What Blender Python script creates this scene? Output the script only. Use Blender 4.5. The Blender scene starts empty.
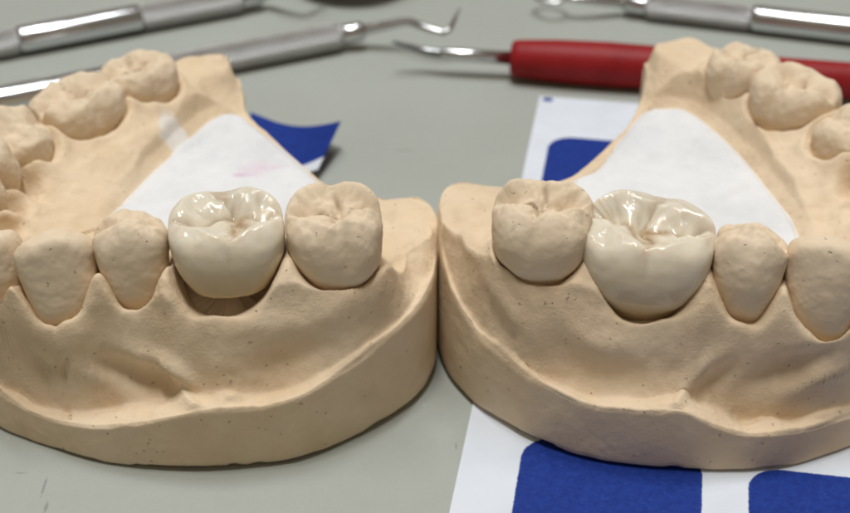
import bpy, bmesh, math, random
import numpy as np
from mathutils import Vector, Matrix

# one Blender unit is one centimetre
S = bpy.context.scene
COL = S.collection
S.unit_settings.scale_length = 0.01
rng = np.random.default_rng(7)

# ------------------------------------------------------------------ camera
F_PX, PITCH, HC = 1500.0, math.radians(34.0), 9.86
sP, cP = math.sin(PITCH), math.cos(PITCH)

def at(px, py, z=0.0):
    """point of the place seen at a photograph pixel, at height z (used to take measurements)"""
    u = (px - 425) / F_PX; v = (py - 256.5) / F_PX
    t = (z - HC) / -(sP + v * cP)
    return (u * t, (cP - v * sP) * t, z)

cam_d = bpy.data.cameras.new('camera'); cam = bpy.data.objects.new('camera', cam_d); COL.objects.link(cam)
cam.location = (0, 0, HC); cam.rotation_euler = (math.radians(90) - PITCH, 0, 0)
cam_d.sensor_width = 36.0; cam_d.lens = F_PX / 850 * 36.0
cam_d.clip_start = 0.5; cam_d.clip_end = 2000
cam_d.dof.use_dof = True; cam_d.dof.focus_distance = 13.35
cam_d.dof.aperture_fstop = 0.42
S.camera = cam

# ------------------------------------------------------------------ helpers
def link(name, me, mat=None, parent=None):
    o = bpy.data.objects.new(name, me); COL.objects.link(o)
    if mat is not None: me.materials.append(mat)
    if parent is not None: o.parent = parent
    return o

def thing(name, label, cat, loc=(0, 0, 0), group=None):
    o = bpy.data.objects.new(name, None); COL.objects.link(o); o.location = loc
    o.empty_display_size = 0.3
    return tag(o, label, cat, group)

def tag(o, label=None, cat=None, group=None, kind=None):
    if label: o['label'] = label
    if cat: o['category'] = cat
    if group: o['group'] = group
    if kind: o['kind'] = kind
    return o

def mesh_np(name, co, quads=None, tris=None, smooth=True):
    me = bpy.data.meshes.new(name)
    co = np.asarray(co, dtype=np.float32)
    fl, st, tot = [], [], []
    n = 0
    if quads is not None and len(quads):
        q = np.asarray(quads, dtype=np.int32); fl.append(q.ravel()); st.append(np.arange(len(q)) * 4 + n); tot.append(np.full(len(q), 4)); n += q.size
    if tris is not None and len(tris):
        t = np.asarray(tris, dtype=np.int32); fl.append(t.ravel()); st.append(np.arange(len(t)) * 3 + n); tot.append(np.full(len(t), 3)); n += t.size
    fl = np.concatenate(fl).astype(np.int32); st = np.concatenate(st).astype(np.int32); tot = np.concatenate(tot).astype(np.int32)
    me.vertices.add(len(co)); me.vertices.foreach_set('co', co.ravel())
    me.loops.add(len(fl)); me.loops.foreach_set('vertex_index', fl)
    me.polygons.add(len(st)); me.polygons.foreach_set('loop_start', st)
    try: me.polygons.foreach_set('loop_total', tot)
    except Exception: pass
    me.polygons.foreach_set('use_smooth', np.full(len(st), smooth))
    me.update(calc_edges=True); me.validate()
    return me

def sstep(a, b, x):
    t = np.clip((x - a) / (b - a), 0, 1); return t * t * (3 - 2 * t)

def smax(a, b, k):
    h = np.clip(0.5 + 0.5 * (a - b) / k, 0, 1)
    return b + (a - b) * h + k * h * (1 - h)

def lse(arrs, k):
    m = np.max(arrs, axis=0)
    return m + k * np.log(np.sum([np.exp((a - m) / k) for a in arrs], axis=0))

def _hash(ix, iy, iz, seed):
    h = (ix.astype(np.int64) * 374761393 + iy.astype(np.int64) * 668265263 + iz.astype(np.int64) * 2147483647 + seed * 974711) & 0x7fffffff
    h = ((h ^ (h >> 13)) * 1274126177) & 0x7fffffff
    h = ((h ^ (h >> 16)) * 2246822519) & 0x7fffffff
    return (h & 0xffffff) / float(0xffffff) * 2 - 1

def vnoise(x, y, z, seed=0):
    x, y, z = np.broadcast_arrays(np.asarray(x, float), np.asarray(y, float), np.asarray(z, float))
    ix, iy, iz = np.floor(x), np.floor(y), np.floor(z)
    fx, fy, fz = x - ix, y - iy, z - iz
    fx, fy, fz = [f * f * f * (f * (f * 6 - 15) + 10) for f in (fx, fy, fz)]
    r = 0
    for a in (0, 1):
        for b in (0, 1):
            for c in (0, 1):
                w = (fx if a else 1 - fx) * (fy if b else 1 - fy) * (fz if c else 1 - fz)
                r = r + w * _hash(ix + a, iy + b, iz + c, seed)
    return r

def fbm(x, y, z, freq, octv=3, seed=0):
    r = 0; a = 1.0
    for i in range(octv):
        r = r + a * vnoise(np.asarray(x) * freq + 3.7 * i, np.asarray(y) * freq - 1.3 * i, np.asarray(z) * freq + .9 * i, seed + i)
        freq *= 2.03; a *= 0.5
    return r

def catmull(P, n):
    P = np.asarray(P, float); m = len(P)
    Q = np.vstack([2 * P[0] - P[1], P, 2 * P[-1] - P[-2]])
    out = []
    for i in range(m - 1):
        p0, p1, p2, p3 = Q[i:i + 4]
        t = np.linspace(0, 1, n, endpoint=False)[:, None]
        out.append(.5 * (2 * p1 + (p2 - p0) * t + (2 * p0 - 5 * p1 + 4 * p2 - p3) * t ** 2 + (3 * p1 - p0 - 3 * p2 + p3) * t ** 3))
    out.append(P[-1:]); return np.vstack(out)

def catmull_closed(P, n):
    P = np.asarray(P, float); m = len(P); out = []
    for i in range(m):
        p0, p1, p2, p3 = P[i - 1], P[i], P[(i + 1) % m], P[(i + 2) % m]
        t = np.linspace(0, 1, n, endpoint=False)[:, None]
        out.append(.5 * (2 * p1 + (p2 - p0) * t + (2 * p0 - 5 * p1 + 4 * p2 - p3) * t ** 2 + (3 * p1 - p0 - 3 * p2 + p3) * t ** 3))
    return np.vstack(out)

# ------------------------------------------------------------------ materials
class NT:
    def __init__(s, name):
        s.m = bpy.data.materials.new(name); s.m.use_nodes = True
        s.t = s.m.node_tree; s.t.nodes.clear()
        s.out = s.t.nodes.new('ShaderNodeOutputMaterial'); s.b = s.t.nodes.new('ShaderNodeBsdfPrincipled')
        s.t.links.new(s.b.outputs[0], s.out.inputs[0])
        s.tc = s.t.nodes.new('ShaderNodeTexCoord')
    def n(s, typ, **kw):
        nd = s.t.nodes.new(typ)
        for k, v in kw.items(): setattr(nd, k, v)
        return nd
    def l(s, a, b): s.t.links.new(a, b)
    def val(s, sock, v):
        if hasattr(v, 'is_output'): s.l(v, sock)
        else: sock.default_value = v
    def math(s, op, a, b=0.0, c=0.0, clamp=False):
        nd = s.n('ShaderNodeMath', operation=op); nd.use_clamp = clamp
        s.val(nd.inputs[0], a); s.val(nd.inputs[1], b)
        if op in ('MULTIPLY_ADD', 'SMOOTH_MIN', 'SMOOTH_MAX'): s.val(nd.inputs[2], c)
        return nd.outputs[0]
    def noise(s, scale, detail=4, rough=.55, vec=None, dist=0):
        nd = s.n('ShaderNodeTexNoise'); nd.inputs['Scale'].default_value = scale; nd.inputs['Detail'].default_value = detail
        nd.inputs['Roughness'].default_value = rough; nd.inputs['Distortion'].default_value = dist
        s.l(vec if vec is not None else s.tc.outputs['Object'], nd.inputs['Vector']); return nd.outputs['Fac']
    def voro(s, scale, vec=None, feature='F1', rand=1.0):
        nd = s.n('ShaderNodeTexVoronoi', feature=feature); nd.inputs['Scale'].default_value = scale
        nd.inputs['Randomness'].default_value = rand
        s.l(vec if vec is not None else s.tc.outputs['Object'], nd.inputs['Vector']); return nd
    def ramp(s, fac, p0, p1, lo=0.0, hi=1.0):
        nd = s.n('ShaderNodeMapRange'); nd.interpolation_type = 'SMOOTHSTEP'
        s.val(nd.inputs[0], fac); nd.inputs[1].default_value = p0; nd.inputs[2].default_value = p1
        nd.inputs[3].default_value = lo; nd.inputs[4].default_value = hi
        return nd.outputs[0]
    def mix(s, fac, a, b):
        nd = s.n('ShaderNodeMix', data_type='RGBA')
        s.val(nd.inputs[0], fac)
        s.val(nd.inputs[6], a if hasattr(a, 'is_output') else (*a, 1)); s.val(nd.inputs[7], b if hasattr(b, 'is_output') else (*b, 1))
        return nd.outputs[2]
    def bump(s, h, strength, dist, prev=None):
        nd = s.n('ShaderNodeBump'); nd.inputs['Strength'].default_value = strength; nd.inputs['Distance'].default_value = dist
        s.val(nd.inputs['Height'], h)
        if prev is not None: s.l(prev, nd.inputs['Normal'])
        return nd.outputs[0]
    def xyz(s):
        nd = s.n('ShaderNodeSeparateXYZ'); s.l(s.tc.outputs['Object'], nd.inputs[0]); return nd.outputs
    def spot(s, c, r, edge=.5, wob=.6, nscale=6):
        """0..1 mask of an irregular spot round point c (object space) with radii r"""
        mp = s.n('ShaderNodeMapping', vector_type='TEXTURE'); mp.inputs['Location'].default_value = c; mp.inputs['Scale'].default_value = r
        s.l(s.tc.outputs['Object'], mp.inputs[0])
        ln = s.n('ShaderNodeVectorMath', operation='LENGTH'); s.l(mp.outputs[0], ln.inputs[0])
        d = s.math('ADD', ln.outputs['Value'], s.math('MULTIPLY', s.math('SUBTRACT', s.noise(nscale, 5, .6), .5), wob * 2))
        return s.ramp(d, 1.0, 1.0 - edge)
    def set(s, **kw):
        for k, v in kw.items(): s.val(s.b.inputs[k.replace('_', ' ')], v)

def plaster(name, c1, c2, pit=1.0, dirt=0.0, spots=(), rough=.8, grain=1.0, sss=.0):
    m = NT(name)
    big = m.ramp(m.noise(.9, 4, .6), .32, .68); mid = m.ramp(m.noise(5, 5, .6), .3, .75)
    col = m.mix(big, c1, c2)
    col = m.mix(m.math('MULTIPLY', mid, .25), col, tuple(min(1, x * 1.12) for x in c1))
    # tiny air holes: a few voronoi cells hold one
    wv = m.n('ShaderNodeTexNoise'); wv.inputs['Scale'].default_value = 14; m.l(m.tc.outputs['Object'], wv.inputs['Vector'])
    wm = m.n('ShaderNodeVectorMath', operation='MULTIPLY_ADD'); m.l(wv.outputs['Color'], wm.inputs[0]); wm.inputs[1].default_value = (.09, .09, .09); m.l(m.tc.outputs['Object'], wm.inputs[2])
    v = m.voro(5.5, vec=wm.outputs[0], feature='F1'); sep = m.n('ShaderNodeSeparateColor'); m.l(v.outputs['Color'], sep.inputs[0])
    keep = m.math('GREATER_THAN', sep.outputs[0], .86)
    size = m.math('MULTIPLY_ADD', sep.outputs[1], .085, .035)
    hole = m.math('MULTIPLY', m.ramp(m.math('DIVIDE', v.outputs['Distance'], size), 1.0, .55), keep)
    v2 = m.voro(15, vec=wm.outputs[0]); sep2 = m.n('ShaderNodeSeparateColor'); m.l(v2.outputs['Color'], sep2.inputs[0])
    hole2 = m.math('MULTIPLY', m.ramp(v2.outputs['Distance'], .2, .1), m.math('GREATER_THAN', sep2.outputs[0], .90))
    holes = m.math('MAXIMUM', hole, m.math('MULTIPLY', hole2, .6))
    col = m.mix(m.math('MULTIPLY', holes, .55 * pit), col, (c2[0] * .35, c2[1] * .28, c2[2] * .2))
    # stains
    st = m.ramp(m.noise(2.2, 6, .7, dist=.6), .62, .8)
    col = m.mix(m.math('MULTIPLY', st, .22), col, (c2[0] * .75, c2[1] * .62, c2[2] * .45))
    for (c, r, rgb, k, e, w, ns) in spots:
        col = m.mix(m.math('MULTIPLY', m.spot(c, r, e, w, ns), k), col, rgb)
    if dirt:
        fi = m.n('ShaderNodeAttribute', attribute_name='fissure').outputs['Fac']
        col = m.mix(m.math('MULTIPLY', fi, m.ramp(m.noise(8, 4), .35, .65, 0, dirt)), col, (.20, .13, .07))
    m.set(Base_Color=col, Roughness=rough)
    m.b.inputs['Specular IOR Level'].default_value = .3
    n1 = m.bump(m.noise(7, 6, .6), .50 * grain, .03)
    n2 = m.bump(m.math('MULTIPLY', m.noise(42, 5, .65), m.ramp(m.noise(1.7, 4, .6), .42, .7, .25, 1.3)), .6 * grain, .013, n1)
    mp = m.n('ShaderNodeMapping'); mp.inputs['Scale'].default_value = (2.2, 2.2, 26); mp.inputs['Rotation'].default_value = (.05, .12, 0); m.l(m.tc.outputs['Object'], mp.inputs[0])
    n2 = m.bump(m.math('MULTIPLY', m.noise(1.6, 6, .7, vec=mp.outputs[0]), m.ramp(m.noise(1.1, 3), .4, .65)), .35 * grain, .012, n2)
    n3 = m.bump(m.math('SUBTRACT', 1.0, holes), .9 * pit, .03, n2)
    m.l(n3, m.b.inputs['Normal'])
    if sss:
        m.set(Subsurface_Weight=sss); m.b.inputs['Subsurface Radius'].default_value = (1, .6, .35); m.b.inputs['Subsurface Scale'].default_value = .04
    return m

def crown_mat(name, warm, pale, grey, h):
    m = NT(name); x, y, z = m.xyz()
    at_ = m.n('ShaderNodeAttribute', attribute_name='fissure').outputs['Fac']
    zz = m.math('ADD', z, m.math('MULTIPLY', m.math('SUBTRACT', m.noise(4, 3), .5), .18))
    body = m.mix(m.ramp(zz, -.05 * h, .8 * h), warm, pale)
    body = m.mix(m.ramp(zz, .6 * h, 1.08 * h, 0, .6), body, grey)
    body = m.mix(m.ramp(m.noise(7, 3), .35, .75, 0, .18), body, warm)
    stain = m.math('MULTIPLY', at_, m.ramp(m.noise(9, 4), .25, .6, .4, .8))
    col = m.mix(stain, body, (.32, .18, .06))
    m.set(Base_Color=col, Roughness=.22, IOR=1.45)
    m.b.inputs['Specular IOR Level'].default_value = .15
    m.set(Subsurface_Weight=.65, Subsurface_Scale=.11, Coat_Weight=.5, Coat_Roughness=.05, Coat_IOR=1.5)
    m.b.inputs['Subsurface Radius'].default_value = (1.0, .72, .5)
    m.l(m.bump(m.noise(5, 3, .5), .22, .05), m.b.inputs['Coat Normal'])
    m.l(m.bump(m.noise(16, 3, .5), .10, .02), m.b.inputs['Normal'])
    return m

def metal(name, col=(.62, .63, .64), rough=.22, knurl=False):
    m = NT(name)
    m.set(Base_Color=(*col, 1), Metallic=1.0, Roughness=m.ramp(m.noise(6, 4), .2, .8, rough * .8, rough * 1.25))
    if knurl:
        uv = m.n('ShaderNodeSeparateXYZ'); m.l(m.tc.outputs['UV'], uv.inputs[0])
        a = m.math('MULTIPLY', uv.outputs[0], 2 * math.pi * 9); b = m.math('MULTIPLY', uv.outputs[1], 2 * math.pi * 7)
        k = m.math('ADD', m.math('ABSOLUTE', m.math('SINE', m.math('ADD', a, b))), m.math('ABSOLUTE', m.math('SINE', m.math('SUBTRACT', a, b))))
        m.l(m.bump(k, .9, .02), m.b.inputs['Normal'])
        m.set(Base_Color=m.mix(m.ramp(k, .4, 1.3), (.26, .26, .27), (.82, .82, .82)))
    else:
        m.l(m.bump(m.noise(60, 3), .08, .003), m.b.inputs['Normal'])
    return m

M = {}
def rel(px, py, z):
    p = at(px, py, z); return (p[0] + 2.4, p[1] - 13.4, p[2])       # measured from the left cast's own origin
M['stone_l'] = plaster('tan_plaster_left', (.75, .61, .435), (.69, .535, .355),
    spots=[(rel(172, 131, 1.45), (.20, .26, .4), (.78, .76, .72), .8, .35, .55, 5), (rel(184, 134, 1.42), (.16, .12, .4), (.78, .76, .72), .6, .5, .5, 7)])
M['stone_r'] = plaster('tan_plaster_right', (.745, .605, .435), (.685, .53, .355))
M['tooth_stone'] = plaster('pale_tooth_plaster', (.74, .615, .455), (.70, .565, .40), pit=.8, grain=.38, dirt=.85)
M['white_l'] = plaster('white_plaster_smudged', (.755, .765, .775), (.66, .675, .69), pit=.25, grain=.55,
    spots=[(rel(262, 168, 1.34), (.32, .20, .5), (.66, .42, .58), .40, .8, .9, 4), (rel(240, 177, 1.34), (.12, .08, .5), (.62, .32, .52), .5, .8, .7, 7)])
M['white_r'] = plaster('white_plaster_plain', (.755, .765, .775), (.66, .675, .69), pit=.25, grain=.6)
M['crown_l'] = crown_mat('ceramic_warm', (.58, .43, .24), (.76, .70, .57), (.63, .605, .53), .72)
M['crown_r'] = crown_mat('ceramic_pale', (.58, .44, .26), (.78, .71, .575), (.66, .62, .535), .84)
M['steel'] = metal('polished_steel')
M['dark_steel'] = metal('dark_steel', (.30, .31, .32), .3)
M['knurl'] = metal('knurled_steel', (.5, .5, .5), .42, True)

def red_mat():
    m = NT('red_silicone')
    m.set(Base_Color=m.mix(m.ramp(m.noise(2.5, 4), .3, .7), (.24, .009, .011), (.30, .014, .017)), Roughness=.48)
    m.b.inputs['Specular IOR Level'].default_value = .2
    m.l(m.bump(m.noise(40, 4), .15, .01), m.b.inputs['Normal']); return m.m
def mirror_mat():
    m = NT('mirror_glass'); m.set(Base_Color=(.86, .88, .88, 1), Metallic=1.0, Roughness=.04); return m.m

def table_mat():
    m = NT('grey_laminate')
    c = m.mix(m.ramp(m.noise(.25, 4, .6), .3, .7), (.355, .378, .345), (.38, .405, .37))
    c = m.mix(m.ramp(m.noise(30, 4, .7), .5, .75, 0, .35), c, (.44, .46, .42))
    c = m.mix(m.ramp(m.noise(2.2, 6, .65, dist=.5), .6, .8, 0, .22), c, (.32, .32, .295))
    v = m.voro(3.4); sp = m.n('ShaderNodeSeparateColor'); m.l(v.outputs['Color'], sp.inputs[0])
    crumb = m.math('MULTIPLY', m.ramp(v.outputs['Distance'], .065, .03), m.math('GREATER_THAN', sp.outputs[0], .72))
    c = m.mix(m.math('MULTIPLY', crumb, .75), c, (.6, .57, .5))
    for (p, rr) in [(at(44, 487), (.02, .20, .1)), (at(46, 507), (.025, .12, .1)), (at(22, 473), (.10, .014, .1)), (at(405, 150), (.16, .02, .1)), (at(456, 447), (.012, .07, .1))]:
        c = m.mix(m.math('MULTIPLY', m.spot(p, rr, .7, .8, 9), .45), c, (.12, .12, .11))
    m.set(Base_Color=c, Roughness=m.ramp(m.noise(8, 5), .3, .7, .38, .52))
    m.b.inputs['Specular IOR Level'].default_value = .4
    m.l(m.bump(m.noise(55, 4, .6), .16, .006), m.b.inputs['Normal']); return m.m

def print_mat(name, rects, rad, fibre=1.0, paper=(.68, .73, .80)):
    """white sheet printed with solid blue rounded blocks; object x runs right, object -y runs down"""
    m = NT(name); x, y, z = m.xyz()
    wob = m.math('MULTIPLY', m.math('SUBTRACT', m.noise(22, 3), .5), .02)
    best = None
    for (u0, u1, v0, v1) in rects:
        r = min(rad, (u1 - u0) / 2.01, (v1 - v0) / 2.01)
        qx = m.math('SUBTRACT', m.math('ABSOLUTE', m.math('SUBTRACT', x, (u0 + u1) / 2)), (u1 - u0) / 2 - r)
        qy = m.math('SUBTRACT', m.math('ABSOLUTE', m.math('SUBTRACT', y, -(v0 + v1) / 2)), (v1 - v0) / 2 - r)
        mx, my = m.math('MAXIMUM', qx, 0.0), m.math('MAXIMUM', qy, 0.0)
        d = m.math('SUBTRACT', m.math('SQRT', m.math('ADD', m.math('MULTIPLY', mx, mx), m.math('MULTIPLY', my, my))), r)
        d = m.math('ADD', d, m.math('MINIMUM', m.math('MAXIMUM', qx, qy), 0.0))
        best = d if best is None else m.math('MINIMUM', best, d)
    ink = m.ramp(m.math('ADD', best, wob), .012, -.006)
    fl = m.n('ShaderNodeMapping'); fl.inputs['Scale'].default_value = (1, 2.2, 1); fl.inputs['Rotation'].default_value = (0, 0, .7); m.l(m.tc.outputs['Object'], fl.inputs[0])
    spk = m.ramp(m.noise(26, 5, .75, vec=fl.outputs[0], dist=.8), .56, .72)
    blue = m.mix(m.ramp(m.noise(14, 5, .7), .3, .75), (.008, .028, .20), (.014, .045, .27))
    blue = m.mix(m.math('MULTIPLY', spk, .32 * fibre), blue, (.10, .16, .46))
    white = m.mix(m.ramp(m.noise(1.5, 5, .6), .35, .75), paper, tuple(p * .93 for p in paper))
    v = m.voro(1.7); sp = m.n('ShaderNodeSeparateColor'); m.l(v.outputs['Color'], sp.inputs[0])
    dirt = m.math('MULTIPLY', m.ramp(v.outputs['Distance'], .035, .015), m.math('GREATER_THAN', sp.outputs[0], .5))
    white = m.mix(m.math('MULTIPLY', dirt, .8), white, (.2, .17, .15))
    m.set(Base_Color=m.mix(ink, white, blue), Roughness=.6)
    m.b.inputs['Specular IOR Level'].default_value = .15
    m.l(m.bump(m.noise(50, 4, .7), .2, .004), m.b.inputs['Normal']); return m.m

# ------------------------------------------------------------------ teeth
_pt = np.linspace(-1.6, 1.9, 701); _pk = np.exp(-np.linspace(-3, 3, 61) ** 2 / 2); _pk /= _pk.sum()
def prof(t, T, V):
    v = np.convolve(np.pad(np.interp(_pt, T, V), 30, mode='edge'), _pk, 'valid')
    return np.interp(t, _pt, v)
_ico = {}
def ico(sub):
    if sub not in _ico:
        bm = bmesh.new(); bmesh.ops.create_icosphere(bm, subdivisions=sub, radius=1.0)
        v = np.array([x.co[:] for x in bm.verts]); f = np.array([[y.index for y in x.verts] for x in bm.faces]); bm.free()
        _ico[sub] = (v / np.linalg.norm(v, axis=1)[:, None], f)
    return _ico[sub]

class Tooth:
    """tooth in its own frame: x along the arch, -y towards cheek, z up from the neck (z=0)"""
    def __init__(s, kind, md, bl, h, **kw):
        s.kind, s.md, s.bl, s.h = kind, md, bl, h
        s.n = kw.get('n', 2.5); s.k = kw.get('k', .085); s.kg = kw.get('kg', .007)
        s.neck = kw.get('neck', .74); s.seed = kw.get('seed', 1); s.rough = kw.get('rough', .012)
        s.root = kw.get('root', .5); s.groove = kw.get('groove', .045); s.gx = kw.get('gx', 0.0)
        s.flat = kw.get('flat', 1.0); s.cut = kw.get('cut', -.45)
        a, b, H = md / 2, bl / 2, h
        dz = s.flat
        C = kw.get('cusps')
        if C is None:
            if kind == 'molar':
                C = [(-.46, -.50, 0, .62), (.42, -.50, -.02, .62), (-.46, .52, .02, .7), (.40, .54, 0, .7)]
            elif kind == 'premolar':
                C = [(0, -.38, .03, .62), (.0, .52, -.10, .55)]
            else:
                C = []
        s.C = [(cx * a, cy * b, H + ch, sl) for cx, cy, ch, sl in C]
        s.pit = kw.get('pit', (0.0, .04))
        s.marg = kw.get('marg', .26 if kind == 'premolar' else .15); s.warp = kw.get('warp', .07); s.acc = kw.get('acc', .014); s.nb = kw.get('nb', 0); s.big = kw.get('big', .022 if s.rough > .004 else .006); s.orough = kw.get('orough', .026)

    def occ(s, x, y):
        a, b = s.md / 2, s.bl / 2
        if s.kind == 'canine':
            top = s.h - .24 * np.abs(x / a) ** 1.6 * .6 - .9 * np.maximum(y + .18 * b, 0) - .15 * np.maximum(-y - .3 * b, 0)
            return top, np.zeros_like(x)
        if s.kind == 'incisor':
            top = s.h - .02 * np.abs(x / a) ** 2 - 1.6 * np.maximum(y + .05 * b, 0)
            return top, np.zeros_like(x)
        L = []
        x0, y0 = x, y
        x = x + s.warp * fbm(x0, y0, 0, 3.2, 2, s.seed + 51); y = y + s.warp * fbm(x0, y0, 5, 3.2, 2, s.seed + 52)
        px, py = s.pit[0] * a, s.pit[1] * b
        for (cx, cy, H, sl) in s.C:
            dx, dy = (px - cx) * .6, (py - cy); n = math.hypot(dx, dy); dx, dy = dx / n, dy / n
            t = (x - cx) * dx + (y - cy) * dy; w = -(x - cx) * dy + (y - cy) * dx
            hh = H - sl * s.flat * (np.sqrt(np.maximum(t, 0) ** 2 + .05 ** 2) - .05) - (.45 if cy < 0 else .25) * np.maximum(-t, 0)
            hh = hh - ((.62 if s.kind == 'premolar' else .17 if cy < 0 else .30) + .66 * sstep(.02, .24, t)) * s.flat * (np.sqrt(w * w + .13 ** 2) - .13)
            hh = hh - s.acc * np.exp(-((np.abs(w) - .12) / .035) ** 2) * sstep(.03, .15, t) * sstep(.5, .3, t)
            L.append(hh)
        hm = s.h - s.marg
        for sg in (-1, 1):
            xm = sg * .84 * a
            L.append(hm - .75 * (np.sqrt(np.maximum(-(x - xm) * sg, 0) ** 2 + .03 ** 2) - .03) - .12 * (y / b) ** 2)
        L.append(np.full_like(x, s.h - .33 * s.flat - .03))
        L = np.array(L)
        L = L + s.orough * fbm(x0, y0, 2, 6.5, 3, s.seed + 90)[None]
        srt = np.sort(L, axis=0)
        gap = srt[-1] - srt[-2]
        return lse(L, s.kg), gap

    def field(s, P, detail=True):
        x, y, z = P[..., 0], P[..., 1], P[..., 2]
        a, b = s.md / 2, s.bl / 2; t = z / s.h
        nk = s.neck
        if s.kind in ('canine', 'incisor'):
            T = [-1, -.3, -.12, 0, .2, .45, .75, 1.0, 1.3]
            pm = prof(t, T, [nk * .3, nk * .5, nk * .82, nk, .45 * nk + .50, .95, 1.0, .96, .86])
            pbv = prof(t, T, [.4, .62, .86, .98, 1.02, .98, .82, .66, .4])
            pln = prof(t, T, [.4, .62, .86, .98, .96, .82, .55, .4, .3])
        elif s.kind == 'stump':
            T = [-1, 0, .5, 1, 1.3]
            pm = prof(t, T, [1.2, 1.10, .96, .85, .8]); pbv = prof(t, T, [1.2, 1.12, .98, .85, .8]); pln = pbv
        else:
            T = [-1, -.3, -.12, 0, .2, .45, .65, .82, 1.0, 1.3]
            nb = s.nb or .5 * (nk + 1)
            if s.kind == 'premolar': pm = prof(t, T, [nk * .4, nk * .6, nk * .88, nk, .45 * nk + .46, .91, .98, 1.0, .93, .74])
            else: pm = prof(t, T, [nk * .4, nk * .6, nk * .86, nk, .5 * (nk + 1) + .03, .98, 1.0, .99, .92, .74])
            pbv = prof(t, T, [nk * .5, nb * .7, nb * .9, nb, .98, 1.0, .94, .82, .64, .4])
            pln = prof(t, T, [nk * .5, nb * .7, nb * .9, nb - .03, .92, .99, 1.0, .95, .84, .6])
        w = sstep(-.3 * b, .3 * b, y); py = pbv * (1 - w) + pln * w
        X = np.abs(x / (a * pm)); Y = np.abs(y / (b * py))
        f = ((X ** s.n + Y ** s.n) ** (1 / s.n) - 1) * min(a, b) * .95
        if s.kind == 'molar' and detail:
            gx = s.gx * a + .04 * (z - s.h) + .025 * fbm(z, 0 * z, 0 * z, 4, 2, s.seed + 3)
            f = f + s.groove * np.exp(-((x - gx) / .075) ** 2) * sstep(.05 * s.h, .75 * s.h, z) * sstep(0, -.3 * b, y)
            f = f + s.groove * 1.2 * np.exp(-((x - .0 * a) / .08) ** 2) * sstep(.2 * s.h, .85 * s.h, z) * sstep(0, .3 * b, y)
        if s.kind == 'premolar' and detail:
            f = f + .012 * np.exp(-((np.abs(x) - .5 * a) / .08) ** 2) * sstep(.2 * s.h, .8 * s.h, z)
        o, gap = s.occ(x, y)
        g = (z - o) * .8
        f = smax(f, g, s.k)
        f = smax(f, (s.cut - z), .05)
        if detail and s.rough:
            f = f + s.big * fbm(x, y, z, 1.9, 2, s.seed + 20) + s.rough * fbm(x, y, z, 3.2, 3, s.seed) + s.rough * .5 * fbm(x, y, z, 11, 2, s.seed + 9)
        return f

    def mesh(s, name, sub=6):
        D, Fc = ico(sub)
        c = np.array([0, 0, .38 * s.h])
        lo = np.full(len(D), .05); hi = np.full(len(D), 2.2)
        for _ in range(26):
            m = (lo + hi) / 2; v = s.field(c + D * m[:, None]) < 0
            lo = np.where(v, m, lo); hi = np.where(v, hi, m)
        P = c + D * ((lo + hi) / 2)[:, None]
        me = mesh_np(name, P, tris=Fc)
        if s.kind == 'molar':
            o, gap = s.occ(P[:, 0], P[:, 1])
            fis = np.exp(-(gap / .016) ** 2) * sstep(.05, -.03, o - P[:, 2] - .02) * 0
            near = np.exp(-((o - P[:, 2]) / .05) ** 2)
            inside = sstep(1.0, .72, ((np.abs(P[:, 0]) / (s.md / 2)) ** 2.4 + (np.abs(P[:, 1]) / (s.bl / 2)) ** 2.4))
            pt = np.exp(-(((P[:, 0] - s.pit[0] * s.md / 2) / .2) ** 2 + ((P[:, 1] - s.pit[1] * s.bl / 2) / .13) ** 2))
            fis = np.maximum(np.exp(-(gap / .05) ** 2) * (.55 + .6 * pt), .20 * pt * np.exp(-(gap / .10) ** 2)) * near * inside
            bg = np.exp(-((P[:, 0] - s.gx * s.md / 2 - .04 * (P[:, 2] - s.h)) / .03) ** 2) * sstep(.4 * s.h, .75 * s.h, P[:, 2]) * sstep(0, -.4 * s.bl / 2, P[:, 1]) * .22
            fis = np.maximum(fis, bg)
            at_ = me.attributes.new('fissure', 'FLOAT', 'POINT'); at_.data.foreach_set('value', fis.astype(np.float32))
        return me

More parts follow.
